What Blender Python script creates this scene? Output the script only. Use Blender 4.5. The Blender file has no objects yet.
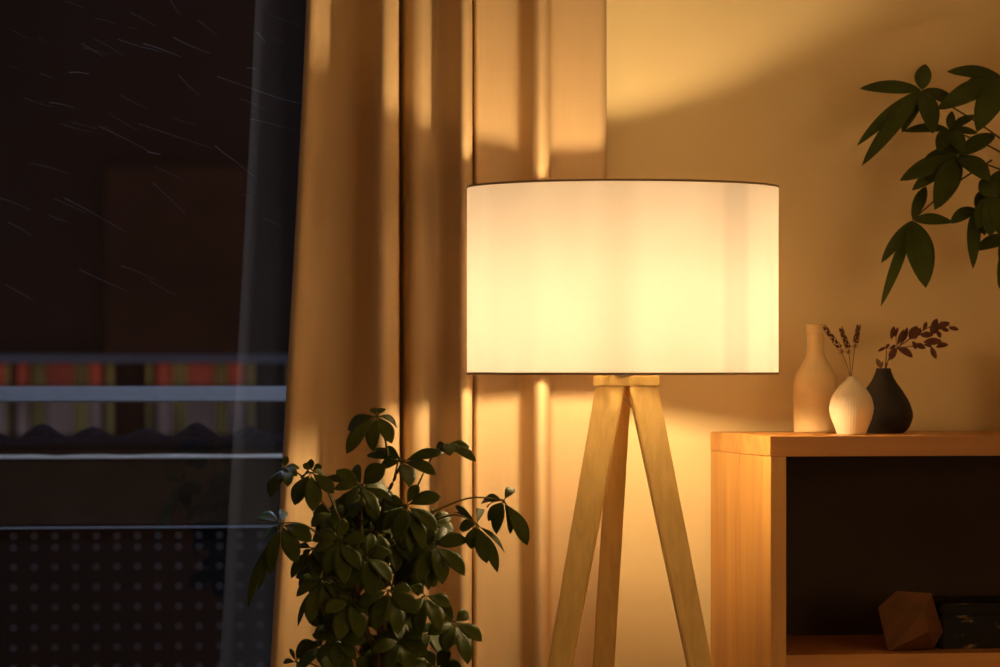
import bpy, bmesh, math, random
from mathutils import Vector, Matrix, noise
random.seed(7)
C = bpy.context.scene.collection
S = bpy.context.scene
# ------------------------------------------------------------------ camera geometry
D0 = 5.4                       # distance of the lamp from the camera
F = 691.0 * D0                 # focal length in pixels of a 1000 px wide frame
PSI = math.atan(596.0 / F)     # the camera looks a little to the right of the wall's normal
CZ = 1.15                      # camera height
HY = 366.0                     # horizon row
sp, cp = math.sin(PSI), math.cos(PSI)
FWD = Vector((sp, cp, 0)); RGT = Vector((cp, -sp, 0)); UP = Vector((0, 0, 1))

def P(px, py, d):
    """world point at forward distance d"""
    return FWD * d + RGT * ((px - 500.0) * d / F) + UP * (CZ - (py - HY) * d / F)
def dY(px, Y):
    """forward distance of the vertical plane Y at column px"""
    t = (px - 500.0) / F
    return Y / (cp - t * sp)
def PY(px, py, Y):
    return P(px, py, dY(px, Y))
def XY(px, Y):
    return PY(px, HY, Y).x

LAMP = P(622.5, HY, D0)
YL = LAMP.y
YW = YL + 0.385                # face of the back wall
YPANE = YL + 0.625             # window pane

# ------------------------------------------------------------------ materials
def newmat(name):
    m = bpy.data.materials.new(name); m.use_nodes = True
    nt = m.node_tree
    b = nt.nodes['Principled BSDF']
    return m, nt, b
def simple(name, col, rough=0.6, metal=0.0, spec=0.4, noise_amt=0.0, nscale=30, bump=0.0, bscale=200, trans=0):
    m, nt, b = newmat(name)
    b.inputs['Base Color'].default_value = (*col, 1)
    b.inputs['Roughness'].default_value = rough
    b.inputs['Metallic'].default_value = metal
    b.inputs['Specular IOR Level'].default_value = spec
    tc = nt.nodes.new('ShaderNodeTexCoord')
    if noise_amt:
        n = nt.nodes.new('ShaderNodeTexNoise'); n.inputs['Scale'].default_value = nscale; n.inputs['Detail'].default_value = 4
        nt.links.new(tc.outputs['Object'], n.inputs['Vector'])
        r = nt.nodes.new('ShaderNodeValToRGB')
        r.color_ramp.elements[0].position = .3; r.color_ramp.elements[1].position = .7
        r.color_ramp.elements[0].color = (*[c * (1 - noise_amt) for c in col], 1)
        r.color_ramp.elements[1].color = (*[min(1, c * (1 + noise_amt)) for c in col], 1)
        nt.links.new(n.outputs['Fac'], r.inputs['Fac']); nt.links.new(r.outputs['Color'], b.inputs['Base Color'])
    if bump:
        n2 = nt.nodes.new('ShaderNodeTexNoise'); n2.inputs['Scale'].default_value = bscale
        nt.links.new(tc.outputs['Object'], n2.inputs['Vector'])
        bp = nt.nodes.new('ShaderNodeBump'); bp.inputs['Strength'].default_value = bump; bp.inputs['Distance'].default_value = .002
        nt.links.new(n2.outputs['Fac'], bp.inputs['Height']); nt.links.new(bp.outputs['Normal'], b.inputs['Normal'])
    return m
def wood(name, c1, c2, scale=(60, 60, 3), rough=.5, rot=(0, 0, 0), boards=None):
    m, nt, b = newmat(name)
    tc = nt.nodes.new('ShaderNodeTexCoord'); mp = nt.nodes.new('ShaderNodeMapping')
    mp.inputs['Scale'].default_value = scale; mp.inputs['Rotation'].default_value = rot
    nt.links.new(tc.outputs['Object'], mp.inputs['Vector'])
    n = nt.nodes.new('ShaderNodeTexNoise'); n.inputs['Scale'].default_value = 1; n.inputs['Detail'].default_value = 6; n.inputs['Roughness'].default_value = .6
    n.inputs['Distortion'].default_value = .6
    nt.links.new(mp.outputs['Vector'], n.inputs['Vector'])
    r = nt.nodes.new('ShaderNodeValToRGB')
    r.color_ramp.elements[0].position = .32; r.color_ramp.elements[1].position = .68
    r.color_ramp.elements[0].color = (*c1, 1); r.color_ramp.elements[1].color = (*c2, 1)
    nt.links.new(n.outputs['Fac'], r.inputs['Fac'])
    nt.links.new(r.outputs['Color'], b.inputs['Base Color'])
    b.inputs['Roughness'].default_value = rough; b.inputs['Specular IOR Level'].default_value = .3
    bp = nt.nodes.new('ShaderNodeBump'); bp.inputs['Strength'].default_value = .15; bp.inputs['Distance'].default_value = .002
    nt.links.new(n.outputs['Fac'], bp.inputs['Height']); nt.links.new(bp.outputs['Normal'], b.inputs['Normal'])
    return m
def leafmat(name, c1, c2, rough=.5):
    m, nt, b = newmat(name)
    tc = nt.nodes.new('ShaderNodeTexCoord')
    n = nt.nodes.new('ShaderNodeTexNoise'); n.inputs['Scale'].default_value = 14; n.inputs['Detail'].default_value = 3
    nt.links.new(tc.outputs['Object'], n.inputs['Vector'])
    r = nt.nodes.new('ShaderNodeValToRGB'); r.color_ramp.elements[0].position = .35; r.color_ramp.elements[1].position = .65
    r.color_ramp.elements[0].color = (*c1, 1); r.color_ramp.elements[1].color = (*c2, 1)
    nt.links.new(n.outputs['Fac'], r.inputs['Fac'])
    nt.links.new(r.outputs['Color'], b.inputs['Base Color'])
    b.inputs['Roughness'].default_value = rough
    b.inputs['Specular IOR Level'].default_value = .25
    tr = nt.nodes.new('ShaderNodeBsdfTranslucent'); nt.links.new(r.outputs['Color'], tr.inputs['Color'])
    mx = nt.nodes.new('ShaderNodeMixShader'); mx.inputs['Fac'].default_value = .28
    out = nt.nodes['Material Output']
    nt.links.new(b.outputs['BSDF'], mx.inputs[1]); nt.links.new(tr.outputs['BSDF'], mx.inputs[2])
    nt.links.new(mx.outputs['Shader'], out.inputs['Surface'])
    return m
def emit(name, col, strength, rough_noise=None):
    m, nt, b = newmat(name)
    b.inputs['Base Color'].default_value = (.02, .02, .02, 1)
    b.inputs['Emission Color'].default_value = (*col, 1); b.inputs['Emission Strength'].default_value = strength
    if rough_noise:
        tc = nt.nodes.new('ShaderNodeTexCoord')
        n = nt.nodes.new('ShaderNodeTexNoise'); n.inputs['Scale'].default_value = rough_noise; n.inputs['Detail'].default_value = 1
        nt.links.new(tc.outputs['Object'], n.inputs['Vector'])
        r = nt.nodes.new('ShaderNodeValToRGB'); r.color_ramp.elements[0].position = .3; r.color_ramp.elements[1].position = .7
        r.color_ramp.elements[0].color = (*[c * .45 for c in col], 1); r.color_ramp.elements[1].color = (*col, 1)
        nt.links.new(n.outputs['Fac'], r.inputs['Fac']); nt.links.new(r.outputs['Color'], b.inputs['Emission Color'])
    return m

M = {}
M['wall'] = simple('wall_paint', (.90, .725, .40), .85, spec=.1, noise_amt=.015, nscale=4, bump=.1, bscale=300)
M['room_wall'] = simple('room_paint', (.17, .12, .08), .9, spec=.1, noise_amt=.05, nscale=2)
M['ceiling'] = simple('ceiling_paint', (.88, .80, .64), .9, spec=.1, noise_amt=.02, nscale=3)
M['floor'] = wood('floor_boards', (.16, .09, .045), (.26, .15, .08), (4, 40, 40))
# curtain: plain weave
m, nt, b = newmat('curtain_cloth')
tc = nt.nodes.new('ShaderNodeTexCoord')
mp = nt.nodes.new('ShaderNodeMapping'); mp.inputs['Scale'].default_value = (300, 300, 12)
n1 = nt.nodes.new('ShaderNodeTexNoise'); n1.inputs['Scale'].default_value = 1; n1.inputs['Detail'].default_value = 2
mp2 = nt.nodes.new('ShaderNodeMapping'); mp2.inputs['Scale'].default_value = (8, 8, 500)
n2 = nt.nodes.new('ShaderNodeTexNoise'); n2.inputs['Scale'].default_value = 1; n2.inputs['Detail'].default_value = 2
ad = nt.nodes.new('ShaderNodeMath'); ad.operation = 'ADD'
for a, c in ((mp, n1), (mp2, n2)):
    nt.links.new(tc.outputs['Object'], a.inputs['Vector']); nt.links.new(a.outputs['Vector'], c.inputs['Vector'])
nt.links.new(n1.outputs['Fac'], ad.inputs[0]); nt.links.new(n2.outputs['Fac'], ad.inputs[1])
r = nt.nodes.new('ShaderNodeValToRGB'); r.color_ramp.elements[0].position = .35; r.color_ramp.elements[1].position = .65
CUR = (.56, .40, .225)
r.color_ramp.elements[0].color = (*[c * .975 for c in CUR], 1); r.color_ramp.elements[1].color = (*[c * 1.02 for c in CUR], 1)
ml = nt.nodes.new('ShaderNodeMath'); ml.operation = 'MULTIPLY'; ml.inputs[1].default_value = .5
nt.links.new(ad.outputs[0], ml.inputs[0]); nt.links.new(ml.outputs[0], r.inputs['Fac']); nt.links.new(r.outputs['Color'], b.inputs['Base Color'])
b.inputs['Roughness'].default_value = .9; b.inputs['Specular IOR Level'].default_value = .1
bp = nt.nodes.new('ShaderNodeBump'); bp.inputs['Strength'].default_value = .02; bp.inputs['Distance'].default_value = .001
nt.links.new(ad.outputs[0], bp.inputs['Height']); nt.links.new(bp.outputs['Normal'], b.inputs['Normal'])
M['curtain'] = m
# lamp shade: translucent fabric, its weave a little denser in places
m, nt, b = newmat('shade_fabric')
tc = nt.nodes.new('ShaderNodeTexCoord')
mp = nt.nodes.new('ShaderNodeMapping'); mp.inputs['Scale'].default_value = (5, 5, .6)
n1 = nt.nodes.new('ShaderNodeTexNoise'); n1.inputs['Scale'].default_value = 1.6; n1.inputs['Detail'].default_value = 1
nt.links.new(tc.outputs['Object'], mp.inputs['Vector']); nt.links.new(mp.outputs['Vector'], n1.inputs['Vector'])
r = nt.nodes.new('ShaderNodeValToRGB'); r.color_ramp.elements[0].position = .35; r.color_ramp.elements[1].position = .6
r.color_ramp.elements[0].color = (.76, .67, .62, 1); r.color_ramp.elements[1].color = (.90, .81, .77, 1)
nt.links.new(n1.outputs['Fac'], r.inputs['Fac'])
# one soft-edged upright strip of the fabric is a little darker
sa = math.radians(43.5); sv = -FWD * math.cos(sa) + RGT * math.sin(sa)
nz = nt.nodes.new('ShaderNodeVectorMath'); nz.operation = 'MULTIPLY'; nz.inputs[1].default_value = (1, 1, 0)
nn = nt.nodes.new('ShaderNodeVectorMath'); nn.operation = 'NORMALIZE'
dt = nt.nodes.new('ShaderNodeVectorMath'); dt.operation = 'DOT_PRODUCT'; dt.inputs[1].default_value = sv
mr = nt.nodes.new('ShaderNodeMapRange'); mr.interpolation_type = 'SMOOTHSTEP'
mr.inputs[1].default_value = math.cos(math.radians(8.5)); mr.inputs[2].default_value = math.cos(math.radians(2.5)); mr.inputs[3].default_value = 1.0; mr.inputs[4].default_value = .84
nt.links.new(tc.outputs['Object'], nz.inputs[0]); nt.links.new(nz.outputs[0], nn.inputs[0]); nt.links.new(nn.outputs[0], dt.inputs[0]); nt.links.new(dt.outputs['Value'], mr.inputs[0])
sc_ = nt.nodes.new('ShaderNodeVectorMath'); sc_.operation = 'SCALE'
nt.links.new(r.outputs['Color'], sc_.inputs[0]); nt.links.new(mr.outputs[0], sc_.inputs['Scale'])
df = nt.nodes.new('ShaderNodeBsdfDiffuse'); tr = nt.nodes.new('ShaderNodeBsdfTranslucent')
nt.links.new(sc_.outputs[0], df.inputs['Color']); nt.links.new(sc_.outputs[0], tr.inputs['Color'])
mx = nt.nodes.new('ShaderNodeMixShader'); mx.inputs['Fac'].default_value = .25
nt.links.new(df.outputs['BSDF'], mx.inputs[1]); nt.links.new(tr.outputs['BSDF'], mx.inputs[2])
nt.links.new(mx.outputs['Shader'], nt.nodes['Material Output'].inputs['Surface'])
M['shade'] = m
M['rim'] = simple('shade_rim_tape', (.30, .20, .11), .6)
M['bulb'] = emit('bulb_glow', (1, .70, .35), 440)
M['socket'] = simple('socket_white', (.75, .7, .62), .4)
M['wire'] = simple('wire_metal', (.5, .48, .45), .35, metal=1)
M['cable'] = simple('cable_clear', (.75, .62, .42), .4)
M['lampwood'] = wood('lamp_oak', (.72, .48, .145), (.88, .61, .21), (90, 90, 5), .5)
M['oak'] = wood('cabinet_oak_upright', (.52, .225, .045), (.76, .405, .10), (16, 16, 1.6), .42)
M['oak_h'] = wood('cabinet_oak_flat', (.48, .20, .042), (.72, .345, .085), (1.6, 16, 16), .42)
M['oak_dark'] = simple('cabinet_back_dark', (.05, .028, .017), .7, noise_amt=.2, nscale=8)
M['bottle'] = simple('bottle_clay', (.90, .69, .37), .8, spec=.2, noise_amt=.05, nscale=40, bump=.15, bscale=150)
M['white'] = simple('white_ceramic', (.84, .72, .51), .7, spec=.3, noise_amt=.03, nscale=60)
M['black'] = simple('black_ceramic', (.028, .023, .021), .6, spec=.3, noise_amt=.2, nscale=40)
M['lav'] = simple('dried_lavender', (.13, .055, .035), .9, noise_amt=.3, nscale=300)
M['lavstem'] = simple('dried_stem', (.33, .19, .08), .9, noise_amt=.2, nscale=100)
M['euc'] = simple('dried_red_leaf', (.13, .045, .03), .8, noise_amt=.3, nscale=90)
M['palegreen'] = simple('pale_dried_leaf', (.24, .16, .07), .8, noise_amt=.2, nscale=90)
M['poly'] = wood('facet_wood', (.13, .055, .022), (.18, .08, .032), (20, 60, 20), .55)
M['leafA'] = leafmat('umbrella_leaf', (.062, .095, .011), (.12, .16, .024), .5)
M['leafB'] = leafmat('chestnut_leaf', (.058, .085, .012), (.09, .125, .018), .5)
M['stemA'] = simple('umbrella_stem', (.20, .16, .05), .7, noise_amt=.2, nscale=60)
M['trunk'] = simple('plant_trunk', (.10, .07, .04), .9, noise_amt=.3, nscale=60, bump=.4)
M['stemB'] = simple('chestnut_stem', (.09, .07, .02), .7, noise_amt=.2, nscale=60)
M['pot'] = simple('pot_grey', (.35, .30, .26), .7, noise_amt=.05)
M['soil'] = simple('soil', (.04, .025, .015), 1, noise_amt=.4, nscale=120)
M['frame'] = simple('window_frame_dark', (.05, .05, .055), .5)
M['rail'] = simple('rail_grey', (.16, .165, .165), .6, noise_amt=.05)
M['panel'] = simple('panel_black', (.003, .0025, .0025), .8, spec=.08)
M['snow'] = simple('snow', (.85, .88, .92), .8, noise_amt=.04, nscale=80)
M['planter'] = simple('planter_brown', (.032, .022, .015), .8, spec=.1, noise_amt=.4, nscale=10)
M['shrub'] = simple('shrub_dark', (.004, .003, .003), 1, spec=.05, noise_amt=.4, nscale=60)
M['slab'] = simple('balcony_slab', (.12, .12, .12), .9, noise_amt=.1)
M['streak'] = simple('pane_streak_pale', (.36, .35, .35), .5, spec=.5)
# glass: clear with the mirror of a double pane
m, nt, b = newmat('window_glass')
tp = nt.nodes.new('ShaderNodeBsdfTransparent'); tp.inputs['Color'].default_value = (.86, .88, .88, 1)
gl = nt.nodes.new('ShaderNodeBsdfGlossy'); gl.inputs['Roughness'].default_value = .0
mx = nt.nodes.new('ShaderNodeMixShader'); mx.inputs['Fac'].default_value = .125
nt.links.new(tp.outputs['BSDF'], mx.inputs[1]); nt.links.new(gl.outputs['BSDF'], mx.inputs[2])
nt.links.new(mx.outputs['Shader'], nt.nodes['Material Output'].inputs['Surface'])
M['glass'] = m
# marbled box
m, nt, b = newmat('marbled_black')
tc = nt.nodes.new('ShaderNodeTexCoord')
mp = nt.nodes.new('ShaderNodeMapping'); mp.inputs['Scale'].default_value = (30, 30, 70)
n1 = nt.nodes.new('ShaderNodeTexNoise'); n1.inputs['Scale'].default_value = 1; n1.inputs['Detail'].default_value = 3
nt.links.new(tc.outputs['Object'], mp.inputs['Vector']); nt.links.new(mp.outputs['Vector'], n1.inputs['Vector'])
r = nt.nodes.new('ShaderNodeValToRGB'); r.color_ramp.elements[0].position = .58; r.color_ramp.elements[1].position = .72
r.color_ramp.elements[0].color = (.012, .010, .010, 1); r.color_ramp.elements[1].color = (.34, .24, .13, 1)
nt.links.new(n1.outputs['Fac'], r.inputs['Fac']); nt.links.new(r.outputs['Color'], b.inputs['Base Color'])
b.inputs['Roughness'].default_value = .6; b.inputs['Specular IOR Level'].default_value = .15
M['marble'] = m
M['fac_wall'] = simple('facade_dark_brick', (.060, .030, .018), .95, noise_amt=.25, nscale=.25)
M['fac_reflect'] = simple('facade_reflected_red', (.115, .038, .016), .95, noise_amt=.3, nscale=.6)  # red tone painted in for the room's reflection
M['fac_post'] = simple('facade_post_dark', (.035, .024, .022), .9)
M['fac_plinth'] = simple('facade_plinth', (.10, .080, .062), .95, noise_amt=.4, nscale=.5)
M['fac_low'] = simple('facade_snowy_base', (.12, .09, .075), .95, noise_amt=.3, nscale=.4)
M['fac_sill'] = simple('facade_lintel', (.34, .30, .30), .9, noise_amt=.1, nscale=1)
M['win_orange'] = emit('lit_orange', (.15, .020, .007), 1, 1.6)
M['win_yellow'] = emit('lit_yellow', (.10, .062, .014), 1, 1.2)
M['win_mauve'] = emit('lit_mauve', (.062, .042, .044), 1, .9)
M['win_olive'] = emit('lit_olive', (.060, .048, .016), 1, 1.0)

# ------------------------------------------------------------------ helpers
def setp(o, label=None, cat=None, group=None, kind=None):
    for k, v in (('label', label), ('category', cat), ('group', group), ('kind', kind)):
        if v: o[k] = v
    return o
def thing(name, loc, label, cat, group=None):
    e = bpy.data.objects.new(name, None); C.objects.link(e); e.location = loc; e.empty_display_size = .05
    return setp(e, label, cat, group)
def obj(name, bm, mat, parent=None, smooth=False, origin=None, fixn=True):
    """bm is in world coordinates; stored relative to the thing it belongs to"""
    if fixn: bmesh.ops.recalc_face_normals(bm, faces=bm.faces[:])
    me = bpy.data.meshes.new(name)
    if parent is not None:
        off = Vector(parent.location)
        q = parent
        while q.parent is not None:
            q = q.parent; off = off + Vector(q.location)
    else:
        off = Vector(origin) if origin is not None else Vector((0, 0, 0))
    bmesh.ops.translate(bm, verts=bm.verts[:], vec=-off)
    bm.to_mesh(me); bm.free()
    me.materials.append(mat)
    if smooth:
        for p in me.polygons: p.use_smooth = True
    o = bpy.data.objects.new(name, me); C.objects.link(o)
    if parent is not None: o.parent = parent
    else: o.location = off
    return o
def box(bm, x0, x1, y0, y1, z0, z1):
    v = [bm.verts.new((x, y, z)) for x in (x0, x1) for y in (y0, y1) for z in (z0, z1)]
    fs = [(0, 1, 3, 2), (4, 6, 7, 5), (0, 4, 5, 1), (2, 3, 7, 6), (0, 2, 6, 4), (1, 5, 7, 3)]
    return [bm.faces.new([v[i] for i in f]) for f in fs]
def bbox(x0, x1, y0, y1, z0, z1, bev=0.0, seg=2):
    bm = bmesh.new(); box(bm, x0, x1, y0, y1, z0, z1)
    if bev: bmesh.ops.bevel(bm, geom=bm.edges[:], offset=bev, segments=seg, affect='EDGES')
    return bm
def loft(bm, rings, cap=True, close=True):
    vs = [[bm.verts.new(p) for p in ring] for ring in rings]
    n = len(rings[0])
    for a, b_ in zip(vs, vs[1:]):
        for i in range(n if close else n - 1):
            j = (i + 1) % n
            bm.faces.new((a[i], a[j], b_[j], b_[i]))
    if cap:
        bm.faces.new(list(reversed(vs[0]))); bm.faces.new(vs[-1])
    return vs
def lathe(bm, cx, cy, prof, n=48, mod=None, cap=True):
    rings = []
    for (r_, z) in prof:
        rings.append([(cx + (r_ * (mod(a, z) if mod else 1)) * math.cos(a), cy + (r_ * (mod(a, z) if mod else 1)) * math.sin(a), z)
                      for a in [2 * math.pi * i / n for i in range(n)]])
    return loft(bm, rings, cap)
def catmull(pts, k=6):
    pts = [Vector(p) for p in pts]; out = []
    for i in range(len(pts) - 1):
        p0 = pts[max(0, i - 1)]; p1 = pts[i]; p2 = pts[i + 1]; p3 = pts[min(len(pts) - 1, i + 2)]
        for j in range(k):
            t = j / k
            out.append(.5 * ((2 * p1) + (p2 - p0) * t + (2 * p0 - 5 * p1 + 4 * p2 - p3) * t * t + (3 * p1 - p0 - 3 * p2 + p3) * t ** 3))
    out.append(pts[-1]); return out
def tube(bm, pts, r0, r1=None, n=8, smooth_k=5):
    r1 = r0 if r1 is None else r1
    path = catmull(pts, smooth_k) if len(pts) > 2 else [Vector(p) for p in pts]
    rings = []; up = Vector((0, 0, 1)); N = len(path)
    for i, p in enumerate(path):
        t = (path[min(i + 1, N - 1)] - path[max(i - 1, 0)]).normalized()
        ref = up if abs(t.z) < .9 else Vector((1, 0, 0))
        s = t.cross(ref).normalized(); u = s.cross(t)
        rr = r0 + (r1 - r0) * i / max(1, N - 1)
        rings.append([p + (s * math.cos(a) + u * math.sin(a)) * rr for a in [2 * math.pi * k / n for k in range(n)]])
    loft(bm, rings)
def ring(bm, cx, cy, z, R, r, n=96, m_=8):
    vs = [[bm.verts.new((cx + (R + r * math.cos(b_)) * math.cos(a), cy + (R + r * math.cos(b_)) * math.sin(a), z + r * math.sin(b_)))
           for b_ in [2 * math.pi * k / m_ for k in range(m_)]] for a in [2 * math.pi * i / n for i in range(n)]]
    for i in range(n):
        for k in range(m_):
            bm.faces.new((vs[i][k], vs[(i + 1) % n][k], vs[(i + 1) % n][(k + 1) % m_], vs[i][(k + 1) % m_]))
def leaf(bm, base, tip, width, nrm, bend=.08, fold=.18, peak=.5, nl=9, twist=0.0):
    """one leaf: a bent, keeled blade with a little thickness"""
    base, tip = Vector(base), Vector(tip); ax = tip - base; L = ax.length
    if L < 1e-5: return
    nrm = Vector(nrm); nrm = (nrm - ax * (nrm.dot(ax) / L / L))
    if nrm.length < 1e-4: nrm = ax.cross(Vector((.3, .2, .9)))
    nrm.normalize(); sd = ax.cross(nrm).normalized()
    th = min(.0006, L * .012)
    rows = []
    for i in range(nl + 1):
        t = i / nl
        e = math.log(.5) / math.log(peak)
        w = width * .5 * (math.sin(math.pi * t ** e) ** .72 if 0 < t < 1 else 0)
        w = max(w, width * (.03 if t < .5 else .008))
        c = base + ax * t + nrm * (bend * L * (math.sin(math.pi * t) * .9 - .25 * t * t))
        rot = twist * (t - .3)
        s2 = sd * math.cos(rot) + nrm * math.sin(rot); n2 = nrm * math.cos(rot) - sd * math.sin(rot)
        row = []
        for q in (-1, -.55, 0, .55, 1):
            row.append(c + s2 * (w * q) + n2 * (fold * w * (abs(q) ** 1.3)))
        rows.append((row, n2))
    top = [[bm.verts.new(p + n2 * th * .5) for p in row] for row, n2 in rows]
    bot = [[bm.verts.new(p - n2 * th * .5) for p in row] for row, n2 in rows]
    for i in range(nl):
        for k in range(4):
            bm.faces.new((top[i][k], top[i][k + 1], top[i + 1][k + 1], top[i + 1][k]))
            bm.faces.new((bot[i][k], bot[i + 1][k], bot[i + 1][k + 1], bot[i][k + 1]))
        bm.faces.new((top[i][0], top[i + 1][0], bot[i + 1][0], bot[i][0]))
        bm.faces.new((top[i][4], bot[i][4], bot[i + 1][4], top[i + 1][4]))
    bm.faces.new([top[0][k] for k in range(5)] + [bot[0][k] for k in (4, 3, 2, 1, 0)])
    bm.faces.new([top[nl][k] for k in (4, 3, 2, 1, 0)] + [bot[nl][k] for k in range(5)])

# ------------------------------------------------------------------ the room
XL, XR, YB, ZC = -1.6, 3.2, -1.2, 2.48
WX0, WX1, WZ1 = -1.15, XY(395, YL + .24), 2.3           # balcony door opening
YO = YPANE + .03                                         # outer face of the house wall
setp(obj('floor', bbox(XL, XR, YB, YO, -.1, 0), M['floor']), kind='structure')
setp(obj('ceiling', bbox(XL, XR, YB, YO, ZC, ZC + .1), M['ceiling']), kind='structure')
bm = bmesh.new(); box(bm, WX1, XR, YW, YO, 0, ZC); box(bm, XL, WX0, YW, YO, 0, ZC); box(bm, WX0, WX1, YW, YO, WZ1, ZC)
setp(obj('wall_back', bm, M['wall']), kind='structure')
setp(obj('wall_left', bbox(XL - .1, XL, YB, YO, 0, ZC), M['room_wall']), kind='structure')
setp(obj('wall_right', bbox(XR, XR + .1, YB, YO, 0, ZC), M['wall']), kind='structure')
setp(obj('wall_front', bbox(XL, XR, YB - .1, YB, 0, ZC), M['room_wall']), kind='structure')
w = setp(obj('window_1', (lambda b_: (box(b_, WX0, WX0 + .06, YPANE - .03, YPANE + .03, .0, WZ1), box(b_, WX1 - .06, WX1, YPANE - .03, YPANE + .03, 0, WZ1),
        box(b_, WX0 + .06, WX1 - .06, YPANE - .03, YPANE + .03, WZ1 - .06, WZ1), box(b_, WX0 + .06, WX1 - .06, YPANE - .03, YPANE + .03, 0, .06), b_)[-1])(bmesh.new()), M['frame']), kind='structure')
bm = bmesh.new()
v = [bm.verts.new(p) for p in ((WX0 + .06, YPANE, .06), (WX1 - .06, YPANE, .06), (WX1 - .06, YPANE, WZ1 - .06), (WX0 + .06, YPANE, WZ1 - .06))]
bm.faces.new(v)
obj('glass_pane', bm, M['glass'], w)
# thin slanted pale streaks on the outside of the pane
streaks = [(290, 88, 365, 115, 1.0), (240, 80, 330, 105, .6), (350, 75, 425, 108, .8), (140, 147, 180, 150, 1.1), (165, 88, 210, 115, .6), (360, 150, 405, 195, .6),
           (440, 155, 520, 183, .7), (520, 183, 610, 210, .8), (520, 65, 537, 86, 1.0), (500, 138, 520, 142, 1.1), (100, 207, 150, 218, .8), (200, 255, 300, 305, .6), (298, 306, 325, 312, 1.3),
           (280, 250, 430, 300, .45), (435, 295, 485, 332, 1.0), (485, 335, 520, 362, .5), (310, 370, 375, 432, .55), (130, 400, 255, 470, .5), (160, 545, 260, 590, .45),
           (345, 0, 365, 30, .5), (400, 40, 440, 75, .5), (60, 330, 140, 352, .4), (0, 400, 60, 425, .45), (505, 240, 590, 262, .5)]
for k in range(30):
    x, y, L = random.uniform(-20, 560), random.uniform(0, 640), random.uniform(15, 70)
    streaks.append((x, y, x + L, y + L * random.uniform(.25, .6), random.uniform(.25, .5)))
bm = bmesh.new()
for (a, b_, c, d, wd) in streaks:
    k = 1 / 2.023
    p, q = PY(a * k, b_ * k, YPANE + .0006), PY(c * k, d * k, YPANE + .0006)
    r_ = .00050 * wd
    mid = p.lerp(q, .5) + Vector((0, 0, random.uniform(-.002, .002)))
    tube(bm, [p, mid, q], r_ * 1.1, r_ * .5, 6, 3)
o = obj('pane_streak', bm, M['streak'], w); o['kind'] = 'stuff'

# ------------------------------------------------------------------ curtain
CP = [(306.5, 4.892), (308.5, 4.887), (312, 4.885), (317, 4.891), (322, 4.912), (331, 4.942), (345, 4.955), (357, 4.950), (368, 4.928), (379, 4.902), (387, 4.892), (394, 4.897), (399, 4.912),
      (401.5, 4.935), (401.0, 4.965), (402, 4.982), (404.5, 4.985), (407, 4.968), (411, 4.952), (416, 4.941), (424, 4.938), (431, 4.945), (440, 4.956), (450, 4.943), (458, 4.918), (463, 4.905), (468, 4.905),
      (471, 4.914), (473.5, 4.94), (473.2, 4.965), (474, 4.992), (475.5, 4.994), (477, 4.984), (480, 4.980), (486, 4.986), (500, 4.991), (514, 4.993), (522, 4.986), (529, 4.965), (535, 4.946), (541, 4.938), (546, 4.946),
      (549, 4.968), (550.5, 4.995), (555, 5.006), (566, 5.010), (580, 5.010), (595, 5.011), (602, 5.014), (605.5, 5.024), (604.5, 5.036)]
prof = catmull([(a, b_ - 4.693, 0) for a, b_ in CP], 6)
bm = bmesh.new(); rows = []
ZT, ZB, NZ = 2.46, .015, 70
for iz in range(NZ + 1):
    z = ZT + (ZB - ZT) * iz / NZ
    row = []
    for p in prof:
        px, dy = p.x, p.y
        py = HY - (z - CZ) * F / D0
        g = max(0.0, (401 - px) / 95.0)
        pyc = max(-260, min(1000, py))
        shift = -35.0 * math.copysign(abs(pyc / 667.0) ** 1.12, pyc) * g
        # slow sway of the folds with height
        sway = 1.2 * math.sin(z * 2.1 + px * .05) * (0.6 if px < 560 else .5)
        Y = YL + dy + .004 * noise.noise(Vector((px * .03, z * 1.6, 3.1)))
        X = XY(px - 2.6 * max(0, min(1, (px - 360) / 25)) * max(0, min(1, (520 - px) / 30)) + shift + sway, Y)
        row.append(bm.verts.new((X, Y, z)))
    rows.append(row)
for a, b_ in zip(rows, rows[1:]):
    for i in range(len(a) - 1):
        bm.faces.new((a[i], a[i + 1], b_[i + 1], b_[i]))
cur = obj('curtain', bm, M['curtain'], None, True, origin=(XY(450, YL + .25), YL + .25, 0))
sm = cur.modifiers.new('thickness', 'SOLIDIFY'); sm.thickness = .0016; sm.offset = 0
setp(cur, 'beige floor-length curtain hanging in deep folds beside the dark window', 'curtain')

# ------------------------------------------------------------------ floor lamp
lx, ly = LAMP.x, LAMP.y
def LP(lat, fw, z):
    q = LAMP + RGT * lat + FWD * fw; return Vector((q.x, q.y, z))
ZT_S = CZ + (HY - 187.6) * D0 / F; ZB_S = CZ - (373.3 - HY) * D0 / F; RS = .2252
lamp = thing('floor_lamp', (lx, ly, 0), 'lit floor lamp with white drum shade on an oak tripod', 'floor lamp')
bm = bmesh.new()
rings = []
for iz in range(13):
    z = ZB_S + (ZT_S - ZB_S) * iz / 12
    rings.append([(lx + RS * math.cos(a), ly + RS * math.sin(a), z) for a in [2 * math.pi * i / 128 for i in range(128)]])
loft(bm, rings, cap=False)
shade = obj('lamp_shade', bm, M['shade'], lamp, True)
for z in (ZT_S, ZB_S):
    bm = bmesh.new()
    ring(bm, lx, ly, z, RS - .0002, .0016)
    obj('shade_rim', bm, M['rim'], shade, True)['label'] = 'thin brown edging tape'
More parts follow.
